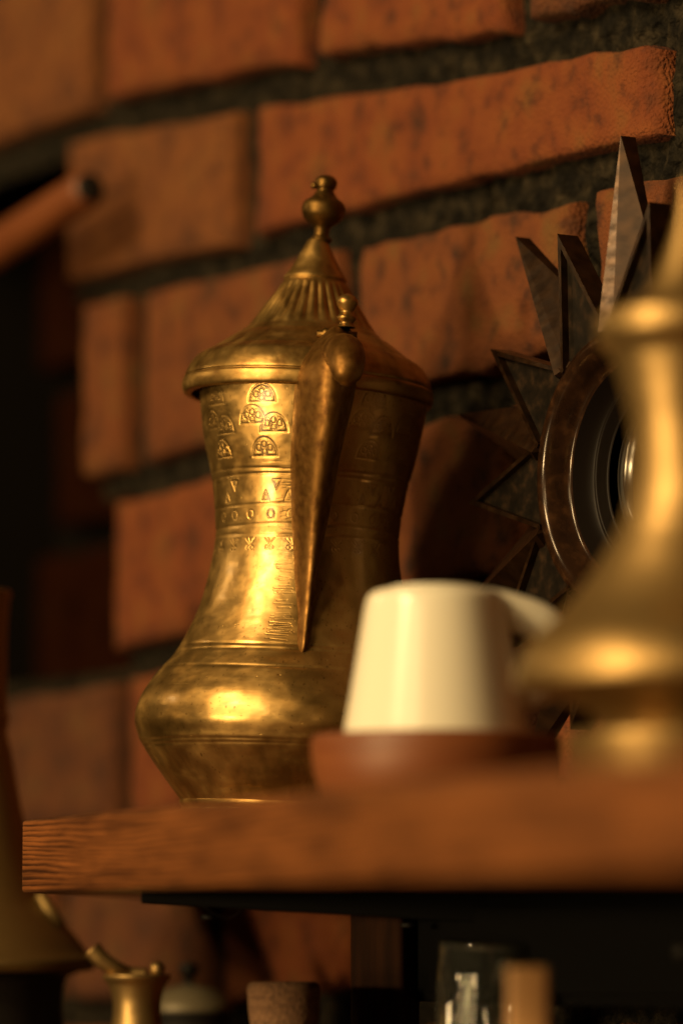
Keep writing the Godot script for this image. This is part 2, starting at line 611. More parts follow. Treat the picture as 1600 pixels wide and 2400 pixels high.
# ------------------------------------------------------------------ shelves
func shelf() -> void:
	var t := thing("wooden_shelf", "thick reddish stained wooden plank shelf carrying the tall brass coffee pot", "shelf", Vector3(-0.0994, SHELF_UNDER, -1.2))
	t.rotation.y = deg_to_rad(-69.2)
	var inv := t.transform.affine_inverse()
	var back_left := inv * Vector3(-0.0994 + 0.151 * 0.255, SHELF_UNDER, -1.2 - 0.255)
	var right := inv * wall_point(0.42, 0, 0.002)
	var plan := PackedVector2Array([Vector2(0, 0), Vector2(0.60, 0), Vector2(right.x, right.z), Vector2(back_left.x, back_left.z)])
	part(t, "plank", slab(plan, 0.0, SHELF_TOP - SHELF_UNDER, 0.0011, 0.0), M["wood"])
	var up := thing("wooden_upright", "dark brown wooden upright under the shelf, between cork and glass mug", "upright", Vector3(0.0134, LOWER_TOP, -1.19))
	up.rotation.y = deg_to_rad(-30)
	part(up, "post", box(Vector3(0.019, SHELF_UNDER - LOWER_TOP, 0.012), 0.0012), M["wood_dark"])
	# a black steel bracket screwed under the plank; its lower edge falls away to the right
	var b := thing("shelf_bracket", "flat black steel bracket fixed under the wooden shelf", "bracket", Vector3(-0.060, SHELF_UNDER, -1.155))
	var prof := PackedVector2Array([Vector2(0, 0), Vector2(0, -0.0033), Vector2(0.063, -0.0068), Vector2(0.14, -0.0115), Vector2(0.14, 0)])
	var g := MeshInstance3D.new()
	var s := slab(prof, 0.0, 0.016, 0.0005)
	g.mesh = s
	g.name = "plate"
	g.material_override = M["steel_black"]
	b.add_child(g)
	g.transform = Transform3D(Basis(Vector3(1, 0, 0.06), Vector3(0, 0, -1), Vector3(0, 1, 0)).orthonormalized(), Vector3(0, -0.0003, 0))
	for x in [0.02, 0.08]:
		part(b, "screw_head", lathe([[0.0, 0.0], [0.0002, 0.0024], [0.0012, 0.0022], [0.0016, 0.0]], 16), M["iron"], Vector3(x, -0.0075 - x * 0.04, -0.008))
	# a loose loop of thin wire under it
	var loop := []
	for p in [[0, 0], [0.0035, -0.0022], [0.0068, -0.0034], [0.0098, -0.0022], [0.0116, 0.0002], [0.0085, 0.0006], [0.0045, 0.0009]]:
		loop.append(Vector3(p[0], p[1], 0.0))
	var pts := smooth_path(loop, 5)
	var rad := []
	for p in pts:
		rad.append(0.00012)
	var wire := thing("wire_loop", "thin loose loop of dark wire hanging under the steel bracket", "wire", Vector3(-0.0412, SHELF_UNDER - 0.0046, -1.157))
	part(wire, "strand", tube(pts, rad, 8), M["iron"])


func lower_shelf() -> void:
	var t := thing("lower_shelf", "lower wooden plank under the glasses and small pots", "shelf", Vector3(-0.0994, LOWER_TOP - 0.022, -1.2))
	t.rotation.y = deg_to_rad(-64)
	var inv := t.transform.affine_inverse()
	var a := inv * wall_point(-0.58, 0, 0.002)
	var b := inv * wall_point(0.34, 0, 0.002)
	part(t, "plank", slab(PackedVector2Array([Vector2(-0.28, 0.04), Vector2(0.5, 0.04), Vector2(b.x, b.z), Vector2(a.x, a.z)]), 0.0, 0.022, 0.0011), M["wood"])


# ------------------------------------------------------------------ the star mirror
func star_mirror() -> void:
	var t := thing("sunburst_mirror", "dark bronze sunburst mirror with pointed rays hung on the brick wall", "mirror", wall_point(0.0221, 0.1414, 0.0155))
	t.rotation.y = deg_to_rad(-60)
	for k in 10:
		var o := part(t, "long_ray", long_ray(), M["bronze"])
		o.rotation.z = deg_to_rad(2.0 + 36.0 * k)
		var s := part(t, "short_ray", short_ray(), M["bronze_dark"])
		s.rotation.z = deg_to_rad(20.0 + 36.0 * k)
		var e := part(s, "ray_edge", short_edge(), M["bronze"])
		e.position = Vector3.ZERO
	var prof := []
	var outer := [[0.0, 0.0445], [0.004, 0.0450], [0.0072, 0.0444], [0.0098, 0.0426], [0.0107, 0.0404], [0.0098, 0.0382], [0.0070, 0.0366], [0.0045, 0.0356], [0.0030, 0.0345], [0.0025, 0.0335]]
	var ring := part(t, "outer_ring", lathe(curve(outer, 4), 120), M["ring_lacquer"])
	ring.rotation.x = PI / 2
	var inner := [[0.0025, 0.0335], [-0.0010, 0.0320], [-0.0030, 0.0305], [-0.0034, 0.0296], [-0.0028, 0.0290], [-0.0032, 0.0282], [-0.0060, 0.0272], [-0.0064, 0.0262]]
	var bez := part(t, "inner_bezel", lathe(curve(inner, 3), 120), M["bezel_black"])
	bez.rotation.x = PI / 2
	var glass := part(t, "mirror_disc", lathe([[-0.0105, 0.0], [-0.0105, 0.0272], [-0.0066, 0.0270], [-0.0060, 0.018], [-0.0058, 0.0]], 96), M["mirror_glass"])
	glass.rotation.x = PI / 2
	part(t, "back_plate", lathe([[-0.0155, 0.0], [-0.0155, 0.034], [-0.004, 0.0345], [-0.001, 0.0435], [0.0012, 0.0440], [0.0014, 0.0345], [-0.0035, 0.0335], [-0.0110, 0.028], [-0.0112, 0.0]], 64), M["bronze_dark"]).rotation.x = PI / 2


func facets(faces: Array) -> ArrayMesh:      # flat triangles, clockwise from outside
	var st := SurfaceTool.new()
	st.begin(Mesh.PRIMITIVE_TRIANGLES)
	st.set_smooth_group(-1)
	for f in faces:
		for k in range(1, f.size() - 1):
			for v in [f[0], f[k], f[k + 1]]:
				st.set_uv(Vector2(v.x, v.y) * 10.0)
				st.add_vertex(v)
	st.generate_normals()
	return st.commit()


func long_ray() -> ArrayMesh:
	var tip := Vector3(0, 0.1046, 0.0035)
	var l := Vector3(-0.0140, 0.050, -0.002)
	var r := Vector3(0.0140, 0.050, -0.002)
	var i := Vector3(0, 0.0385, 0.0)
	var a := Vector3(-0.0026, 0.0425, 0.0125)
	var b := Vector3(0.0016, 0.0425, 0.0098)
	var tb := Vector3(0, 0.1046, -0.002)
	return facets([[tip, a, l], [tip, b, a], [tip, r, b], [a, i, l], [a, b, i], [b, r, i], [tip, l, tb], [tip, tb, r], [tb, l, i, r]])


func short_ray() -> ArrayMesh:
	var z0 := 0.0028
	var z1 := 0.0088
	var a := Vector2(0, 0.0800)
	var l := Vector2(-0.0128, 0.0400)
	var r := Vector2(0.0128, 0.0400)
	var f := func(p: Vector2, z: float) -> Vector3: return Vector3(p.x, p.y, z)
	return facets([[f.call(a, z1), f.call(r, z1), f.call(l, z1)], [f.call(a, z0), f.call(l, z0), f.call(r, z0)],
		[f.call(a, z0), f.call(a, z1), f.call(l, z1), f.call(l, z0)], [f.call(a, z1), f.call(a, z0), f.call(r, z0), f.call(r, z1)], [f.call(l, z1), f.call(r, z1), f.call(r, z0), f.call(l, z0)]])


func short_edge() -> ArrayMesh:      # the raised rim along the two long sides of a short ray
	var out := []
	var a := Vector2(0, 0.0818)
	for s in [-1.0, 1.0]:
		var b := Vector2(s * 0.0138, 0.0395)
		var a2 := Vector2(0, 0.0765)
		var b2 := Vector2(s * 0.0125, 0.0395)
		var z0 := 0.0035
		var z1 := 0.0112
		var p := func(q: Vector2, z: float) -> Vector3: return Vector3(q.x, q.y, z)
		var quads := [[p.call(a, z1), p.call(a2, z1), p.call(b2, z1), p.call(b, z1)], [p.call(a, z0), p.call(a, z1), p.call(b, z1), p.call(b, z0)], [p.call(a2, z1), p.call(a2, z0), p.call(b2, z0), p.call(b2, z1)]]
		for q in quads:
			if s > 0.0:
				q.reverse()
			out.append(q)
	return facets(out)


# ------------------------------------------------------------------ the tall coffee pot
const POT_H := 0.1398
const BODY := [[0.0040, 0.0362], [0.0068, 0.0372], [0.0215, 0.0486], [0.0265, 0.0511], [0.0309, 0.0521], [0.0376, 0.0507], [0.0456, 0.0457], [0.0517, 0.0406], [0.0585, 0.0369], [0.0679, 0.0332], [0.0794, 0.0304], [0.0896, 0.0292], [0.0984, 0.0297], [0.108, 0.0311], [0.119, 0.0339], [0.129, 0.0358], [0.1364, 0.0366], [0.1398, 0.0366]]


func coffee_pot() -> void:
	var t := thing("brass_coffee_pot", "tall tarnished brass coffee pot with stamped waist and pointed lid, at the shelf's left end", "coffee pot", Vector3(-0.0149, SHELF_TOP, -1.238))
	t.rotation.z = -0.043
	t.scale = Vector3.ONE * 1.019
	# body, with turned grooves and hand-made dents
	var bm := StandardMaterial3D.new()
	bm.resource_name = "brass_stamped"
	bm.metallic = 0.92
	bm.clearcoat_enabled = true
	bm.clearcoat = 0.30
	bm.clearcoat_roughness = 0.22
	bm.roughness = 1.0
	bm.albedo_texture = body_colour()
	bm.roughness_texture = M["brass"].roughness_texture
	bm.heightmap_enabled = true
	bm.heightmap_texture = body_stamps()
	bm.heightmap_scale = 0.05
	var dull := noise_tex(0.02, 6, 115, [[0.0, Color(0.58, 0.58, 0.58)], [0.4, Color(0.40, 0.40, 0.40)], [0.7, Color(0.33, 0.33, 0.33)], [1.0, Color(0.27, 0.27, 0.27)]], 1024)
	bm.roughness_texture = dull
	var c := curve(BODY, 8)
	var grooves := [0.1093, 0.1073, 0.0984, 0.0920, 0.0890, 0.0541, 0.0520, 0.0468, 0.0236, 0.0226]
	var rows := []
	var n := 440
	var at := 0
	for i in n + 1:
		var h := lerpf(BODY[0][0], POT_H, 1.0 - float(i) / n)
		var r := 0.0
		for k in c.size() - 1:
			if h >= c[k][0] - 1e-7 and h <= c[k + 1][0] + 1e-7:
				r = lerpf(c[k][1], c[k + 1][1], clampf((h - c[k][0]) / maxf(c[k + 1][0] - c[k][0], 1e-6), 0.0, 1.0))
				break
		var row := PackedVector3Array()
		for j in 321:
			var a := TAU * j / 320
			var v := Vector3(-sin(a), 0, -cos(a))
			var p := v * r + Vector3(0, h, 0)
			var rr := r + 0.00045 * lump.get_noise_3d(p.x, p.y * 1.3, p.z) + 0.00008 * fine.get_noise_3d(p.x, p.y, p.z)
			for g in grooves:
				var d: float = (h - g - 0.0004 * sin(a * 2.0 + g * 900.0)) / 0.00042
				if absf(d) < 3.0:
					rr -= 0.00026 * exp(-d * d) * (0.75 + 0.5 * lump.get_noise_3d(p.x * 3.0, g * 40.0, p.z * 3.0))
			row.append(v * rr + Vector3(0, h, 0))
		rows.append(row)
	part(t, "body", sheet(rows, true), bm)
	part(t, "foot_ring", lathe(curve([[0.0, 0.0], [0.0, 0.0362], [0.0008, 0.0372], [0.0022, 0.0370], [0.0034, 0.0361], [0.0048, 0.0368], [0.0062, 0.0366], [0.0066, 0.034]], 4), 120, 0.0006), M["brass"])
	# lid
	var lid := Node3D.new()
	lid.name = "lid"
	t.add_child(lid)
	lid.position = Vector3(-0.0020, 0.1353, 0)
	lid.rotation.z = -0.020
	var L := [[0.1345, 0.0372], [0.1347, 0.0394], [0.1366, 0.0402], [0.1388, 0.0401], [0.1395, 0.0394], [0.1402, 0.0396], [0.1415, 0.0392], [0.1439, 0.0381], [0.1465, 0.0362], [0.1484, 0.0334], [0.1490, 0.0321], [0.1493, 0.0316], [0.1501, 0.0306], [0.1520, 0.0280], [0.1537, 0.0256], [0.1551, 0.0233], [0.1555, 0.0228], [0.1563, 0.0219], [0.1572, 0.0208], [0.1606, 0.0179], [0.1656, 0.0146], [0.1687, 0.0126], [0.1718, 0.0109], [0.1726, 0.0103], [0.1733, 0.0099], [0.1739, 0.0103], [0.1752, 0.0096], [0.1771, 0.0082], [0.181, 0.0060], [0.1850, 0.0040], [0.1866, 0.0032]]
	var F := [[0.1862, 0.0030], [0.1872, 0.0036], [0.1880, 0.0026], [0.1895, 0.0024], [0.1913, 0.0029], [0.1930, 0.0052], [0.1948, 0.0066], [0.1974, 0.0070], [0.1992, 0.0062], [0.2008, 0.0042], [0.2022, 0.0032], [0.2033, 0.0027], [0.2040, 0.0033], [0.2052, 0.0036], [0.2066, 0.0034], [0.2078, 0.0020], [0.2082, 0.0]]
	var shift := func(p: Array) -> Array: return p.map(func(q): return [q[0] - 0.1353, q[1]])
	part(lid, "cover", lathe(curve(shift.call(L), 6), 256, 0.00035, Vector4(30, 0.07, 0.0222, 0.0368)), M["brass"])
	var fin := part(lid, "finial", lathe(curve(shift.call(F), 5), 48, 0.0003), M["brass_dark"])
	fin.rotation.z = -0.02
	part(fin, "finial_nub", ball(0.0012), M["brass_dark"], Vector3(-0.0036, 0.0690, 0.001))
	# handle: a tapered half-round ridge soldered to the body, rounded over the rim
	var hn := part(t, "handle", handle_mesh(), M["brass_brown"])
	part(hn, "handle_nose", tube(smooth_path([Vector3(0.0075, 0.1440, 0.040), Vector3(0.0090, 0.1430, 0.050), Vector3(0.0100, 0.1405, 0.058), Vector3(0.0104, 0.1365, 0.0625), Vector3(0.0105, 0.1330, 0.0628), Vector3(0.0105, 0.1322, 0.0622)], 4), [0.0062, 0.0062, 0.0062, 0.0062, 0.0062, 0.0062, 0.0061, 0.0060, 0.0059, 0.0058, 0.0056, 0.0054, 0.0052, 0.0049, 0.0046, 0.0042, 0.0037, 0.0030, 0.0022, 0.0014, 0.0006], 20), M["brass_brown"])
	part(t, "hinge_block", box(Vector3(0.010, 0.006, 0.007), 0.0016), M["brass_dark"], Vector3(0.0066, 0.1475, 0.0300))
	part(t, "hinge_knob", lathe(curve([[0.0, 0.0030], [0.0014, 0.0022], [0.0030, 0.0031], [0.0048, 0.0019], [0.0060, 0.0025], [0.0080, 0.0034], [0.0098, 0.0024], [0.0108, 0.0]], 4), 24), M["brass"], Vector3(0.0095, 0.1535, 0.0340))
	part(t, "hinge_pin", tube([Vector3(0.0005, 0.1515, 0.0320), Vector3(0.0130, 0.1515, 0.0320)], [0.0012, 0.0012]), M["brass_dark"])


# height; where the left edge, the crest and the right edge lie across; how far out the body is and the crest is
const RIDGE := [[0.0497, -0.0010, 0.0002, 0.0010, 0.0391, 0.0400], [0.0540, -0.0019, 0.0011, 0.0020, 0.0377, 0.0414], [0.0637, -0.0027, 0.0017, 0.0028, 0.0325, 0.0378], [0.0735, -0.0035, 0.0023, 0.0038, 0.0305, 0.0378], [0.0851, -0.0043, 0.0028, 0.0052, 0.0292, 0.0392], [0.0935, -0.0050, 0.0032, 0.0065, 0.0296, 0.0412], [0.1024, -0.0055, 0.0040, 0.0078, 0.0311, 0.0444], [0.1120, -0.0060, 0.0049, 0.0092, 0.0336, 0.0482], [0.1197, -0.0060, 0.0055, 0.0106, 0.0350, 0.0508], [0.1279, -0.0058, 0.0060, 0.0122, 0.0364, 0.0526], [0.1360, -0.0054, 0.0062, 0.0135, 0.0388, 0.0534], [0.1420, -0.0040, 0.0064, 0.0136, 0.0368, 0.0516], [0.1472, -0.0015, 0.0064, 0.0124, 0.0320, 0.0470], [0.1514, 0.0015, 0.0064, 0.0108, 0.0280, 0.0410], [0.1538, 0.0040, 0.0064, 0.0088, 0.0255, 0.0350], [0.1546, 0.0062, 0.0064, 0.0066, 0.0250, 0.0280]]


func handle_mesh() -> ArrayMesh:
	var rows := []
	for i in RIDGE.size() - 1:
		for k in 8:
			var t := k / 8.0
			var q := []
			for c in 6:
				q.append(cubic_interpolate(RIDGE[i][c], RIDGE[i + 1][c], RIDGE[maxi(i - 1, 0)][c], RIDGE[mini(i + 2, RIDGE.size() - 1)][c], t))
			rows.append(ridge_row(q))
	rows.append(ridge_row(RIDGE[-1]))
	return sheet(rows)


func ridge_row(q: Array) -> PackedVector3Array:
	var row := PackedVector3Array()
	var back := func(x: float) -> float: return sqrt(maxf(q[4] * q[4] - x * x, 1e-6)) - 0.0012
	var zl: float = back.call(q[1])
	var zr: float = back.call(q[3])
	for k in 15:
		var t := k / 14.0
		var x := lerpf(q[1], q[2], t)
		row.append(Vector3(x, q[0], lerpf(zl, q[5], pow(sin(t * PI / 2), 0.72))))
	for k in range(1, 11):
		var t := k / 10.0
		row.append(Vector3(lerpf(q[2], q[3], sin(t * PI / 2)), q[0], lerpf(q[5], zr, 1.0 - cos(t * PI / 2))))
	var n := row.size()
	for k in n:
		var p := row[k]
		row[k] = p + Vector3(0, 0, 0.00025 * lump.get_noise_3d(p.x * 2.0, p.y * 2.0, p.z))
	return row


# fine relief of the body, unrolled: dark is pressed in
var stamp_im: Image
var wear := 1.0
const SW := 2048
const SH := 1400


func dab(x: float, y: float, w: float, depth: float) -> void:      # x, y, w in pixels
	var r := int(ceil(w * 1.6))
	for j in range(-r, r + 1):
		for i in range(-r, r + 1):
			var px := posmod(int(x) + i, SW)
			var py := clampi(int(y) + j, 0, SH - 1)
			var d2 := (Vector2(int(x) + i + 0.5, int(y) + j + 0.5) - Vector2(x, y)).length_squared() / (w * w)
			var k := exp(-d2 * 1.6) * depth * wear
			var v := stamp_im.get_pixel(px, py).r
			var want := 0.5 - k
			if (depth > 0.0 and want < v) or (depth < 0.0 and want > v):
				stamp_im.set_pixel(px, py, Color(want, want, want))


func stroke(at: Vector2, sx: float, sy: float, pts: Array, w: float, depth: float) -> void:
	for i in pts.size() - 1:
		var a := Vector2(at.x + pts[i].x * sx, at.y - pts[i].y * sy)
		var b := Vector2(at.x + pts[i + 1].x * sx, at.y - pts[i + 1].y * sy)
		var n := maxi(1, int(a.distance_to(b) / (w * 0.5)))
		for k in n + 1:
			var q := a.lerp(b, float(k) / n)
			dab(q.x, q.y, w, depth)


func place(deg: float, h: float) -> Vector2:      # deg 0 faces the lens, positive to the right
	return Vector2((0.5 + deg / 360.0) * SW, (POT_H - h) / (POT_H - BODY[0][0]) * SH)


func body_stamps() -> ImageTexture:
	stamp_im = Image.create(SW, SH, false, Image.FORMAT_RF)
	stamp_im.fill(Color(0.5, 0.5, 0.5))
	var r := RandomNumberGenerator.new()
	r.seed = 21
	var per_m := SH / (POT_H - BODY[0][0])
	var arc := func(rad: float) -> float: return SW / (TAU * rad)
	var up: float = per_m
	for k in 12:
		var base := -27.0 + 30.0 * k
		for s in [[0.0, 0.1318], [-5.5, 0.1248], [6.5, 0.1232], [0.5, 0.1158]]:
			var q := place(base + s[0] + r.randf_range(-1, 1), s[1] + r.randf_range(-0.0006, 0.0006))
			wear = r.randf_range(0.35, 1.0)
			arch(q, arc.call(0.036), up)
	for k in 24:
		if r.randf() < 0.12:
			continue
		wear = r.randf_range(0.4, 1.0)
		var a := -27.6 + 15.0 * k + r.randf_range(-1.5, 1.5)
		var ax: float = arc.call(0.0300)
		tri_stamp(place(a + r.randf_range(-0.6, 0.6), 0.1008), ax, up, 1.0)
		tri_stamp(place(a + 7.5 + r.randf_range(-0.6, 0.6), 0.1042), ax, up, -1.0)
	for k in 27:
		if r.randf() < 0.12:
			continue
		wear = r.randf_range(0.3, 0.9)
		var q := place(-23.4 + 13.33 * k + r.randf_range(-0.7, 0.7), 0.0951)
		ring_stamp(q, arc.call(0.0295), up, 0.0012, 0.0014)
	for k in 26:
		var q := place(-23.0 + 13.85 * k, 0.0860)
		var ax: float = arc.call(0.0295)
		stroke(q, ax, up, [Vector2(-0.0017, 0.0014), Vector2(0.0002, -0.0004)], 3.0, 0.4)
		stroke(q, ax, up, [Vector2(-0.0004, 0.0016), Vector2(0.0004, -0.0002)], 3.0, 0.4)
		stroke(q, ax, up, [Vector2(0.0018, 0.0016), Vector2(0.0, -0.0006)], 3.0, 0.4)
		ring_stamp(q + Vector2(-0.0006 * ax, 0.0014 * up), ax, up, 0.0006, 0.0006)
		ring_stamp(q + Vector2(0.0008 * ax, 0.0014 * up), ax, up, 0.0006, 0.0006)
	wear = 1.0
	# file marks along the soldered seam beside the handle
	for k in 110:
		var h := r.randf_range(0.054, 0.110)
		var q := place(-9.5 - 6.0 * r.randf() * r.randf(), h)
		var ax: float = arc.call(0.032)
		var len := r.randf_range(0.0012, 0.0032)
		stroke(q, ax, up, [Vector2(-len, r.randf_range(-0.0005, 0.0005)), Vector2(len, 0)], r.randf_range(1.4, 2.4), r.randf_range(0.04, 0.16))
	# pits and long scratches
	for k in 500:
		dab(r.randf() * SW, r.randf() * SH, r.randf_range(0.9, 1.9), r.randf_range(0.05, 0.3))
	for k in 60:
		var q := Vector2(r.randf() * SW, r.randf() * SH)
		var e := q + Vector2(r.randf_range(-90, 90), r.randf_range(-14, 14))
		stroke(q, 1.0, 1.0, [Vector2.ZERO, e - q], 1.3, r.randf_range(0.03, 0.09))
	return ImageTexture.create_from_image(stamp_im)


func arch(q: Vector2, ax: float, up: float) -> void:
	var pts := []
	for k in 13:
		var a := PI * k / 12.0
		pts.append(Vector2(cos(a) * 0.0046, sin(a) * 0.0056 - 0.0024))
	pts.append(pts[0])
	stroke(q, ax, up, pts, 5.2, 0.5)
	for s in [[-0.0022, 0.0], [0.0, 0.0010], [0.0022, 0.0], [0.0, -0.0013]]:
		ring_stamp(q + Vector2(s[0] * ax, -s[1] * up), ax, up, 0.00095, 0.00095, 2.8)
	for a in 7:
		var an := PI * (a + 0.5) / 7.0
		dab(q.x + cos(an) * 0.0037 * ax, q.y - (sin(an) * 0.0045 - 0.0021) * up, 2.4, 0.35)
	stroke(q, ax, up, [Vector2(-0.001, -0.0018), Vector2(0.001, -0.0018)], 3.0, 0.3)


func tri_stamp(q: Vector2, ax: float, up: float, way: float) -> void:
	stroke(q, ax, up, [Vector2(-0.0013, -0.0015 * way), Vector2(0.0013, -0.0015 * way), Vector2(0, 0.0016 * way), Vector2(-0.0013, -0.0015 * way)], 3.6, 0.5)
	for s in [[-0.0006, -0.0011], [0.0006, -0.0011], [0.0, 0.0]]:
		dab(q.x + s[0] * ax, q.y - s[1] * way * up, 3.0, 0.4)


func ring_stamp(q: Vector2, ax: float, up: float, rx: float, ry: float, w := 3.4) -> void:
	var pts := []
	for k in 13:
		var a := TAU * k / 12.0
		pts.append(Vector2(cos(a) * rx, sin(a) * ry))
	stroke(q, ax, up, pts, w, 0.5)


func body_colour() -> ImageTexture:
	var w := 1024
	var h := 700
	var im := Image.create(w, h, false, Image.FORMAT_RGB8)
	var n := FastNoiseLite.new()
	n.seed = 31
	n.frequency = 1.0
	n.fractal_octaves = 5
	var bright := Color(0.54, 0.345, 0.115)
	var mid := Color(0.38, 0.22, 0.062)
	var dark := Color(0.17, 0.095, 0.024)
	for y in h:
		var hh := lerpf(POT_H, BODY[0][0], float(y) / h)
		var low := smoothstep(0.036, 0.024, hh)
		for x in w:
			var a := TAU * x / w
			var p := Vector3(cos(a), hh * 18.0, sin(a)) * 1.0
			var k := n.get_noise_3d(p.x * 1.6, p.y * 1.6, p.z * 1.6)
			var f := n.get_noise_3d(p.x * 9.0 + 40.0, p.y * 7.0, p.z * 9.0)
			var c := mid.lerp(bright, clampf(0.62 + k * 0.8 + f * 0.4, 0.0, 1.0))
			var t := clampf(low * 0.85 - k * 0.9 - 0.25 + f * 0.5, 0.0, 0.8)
			var spot := n.get_noise_3d(p.x * 30.0, p.y * 24.0, p.z * 30.0)
			t = maxf(t, smoothstep(0.42, 0.56, spot) * 0.85)
			im.set_pixel(x, y, c.lerp(dark, t).linear_to_srgb())
	return ImageTexture.create_from_image(im)


# ------------------------------------------------------------------ cup, dish, right vessel
func cup_and_dish() -> void:
	var at := Vector3(0.0261, SHELF_TOP, -1.065)
	var d := thing("wooden_dish", "shallow reddish wooden dish under the upturned white cup", "dish", at)
	part(d, "bowl", lathe(curve([[0.0, 0.0], [0.0, 0.0275], [0.0012, 0.0296], [0.0045, 0.0322], [0.0090, 0.0339], [0.0140, 0.0346], [0.0180, 0.0346], [0.0194, 0.0338], [0.0190, 0.0325], [0.0178, 0.0310], [0.0176, 0.02], [0.0176, 0.0]], 5), 96, 0.0004), M["wood_dish"])
	var c := thing("white_cup", "cream white porcelain cup turned upside down on the wooden dish", "cup", at + Vector3(0, 0.0177, 0))
	part(c, "bowl", lathe(curve([[0.0, 0.0246], [0.0, 0.0254], [0.0008, 0.0257], [0.010, 0.0242], [0.022, 0.0222], [0.034, 0.0202], [0.0388, 0.0193], [0.0408, 0.0184], [0.0419, 0.0168], [0.0423, 0.0145], [0.0424, 0.0130], [0.0430, 0.0126], [0.0431, 0.0105], [0.0418, 0.0098], [0.0416, 0.0]], 6), 96), M["porcelain"])
	var p := smooth_path([Vector3(0.0140, 0.0378, 0), Vector3(0.0215, 0.0362, 0), Vector3(0.0300, 0.0330, 0), Vector3(0.0355, 0.0265, 0), Vector3(0.0335, 0.0190, 0), Vector3(0.0280, 0.0150, 0), Vector3(0.0205, 0.0135, 0)], 6)
	var r := []
	for q in p:
		r.append(0.0054)
	var h := part(c, "handle", tube(p, r, 16), M["porcelain"])
	h.rotation.y = deg_to_rad(6)


func right_vessel() -> void:
	var t := thing("brass_vessel", "blurred bell-shaped brass vessel with pointed top at the right edge of the shelf", "brass vessel", Vector3(0.0877, SHELF_TOP, -0.955))
	part(t, "foot", lathe(curve([[0.0, 0.0], [0.0, 0.0300], [0.0020, 0.0299], [0.0070, 0.0310], [0.0128, 0.0324], [0.0142, 0.0320], [0.0148, 0.0282], [0.0152, 0.0245], [0.0170, 0.0235]], 5), 96, 0.0003), M["brass_pale"])
	part(t, "bell_body", lathe(curve([[0.0166, 0.0238], [0.0200, 0.0270], [0.0236, 0.0360], [0.0250, 0.0436], [0.0266, 0.0450], [0.0290, 0.0450], [0.0323, 0.0440], [0.0370, 0.0410], [0.0420, 0.0358], [0.0470, 0.0308], [0.0530, 0.0260], [0.0590, 0.0221], [0.0650, 0.0186], [0.0727, 0.0158], [0.0809, 0.0149], [0.0919, 0.0155], [0.1002, 0.0172], [0.1085, 0.0194]], 6), 128, 0.0006), M["brass_pale"])
	part(t, "collar", lathe(curve([[0.1080, 0.0195], [0.1105, 0.0208], [0.1118, 0.0222], [0.1140, 0.0236], [0.1165, 0.0237], [0.1189, 0.0232], [0.1206, 0.0210], [0.1214, 0.0180], [0.1223, 0.0135]], 5), 96), M["brass_pale"])
	part(t, "pointed_lid", lathe(curve([[0.1221, 0.0150], [0.1235, 0.0128], [0.1292, 0.0090], [0.1362, 0.0058], [0.1440, 0.0032], [0.1500, 0.0020], [0.1530, 0.0022], [0.1550, 0.0]], 6), 64), M["brass_pale"])


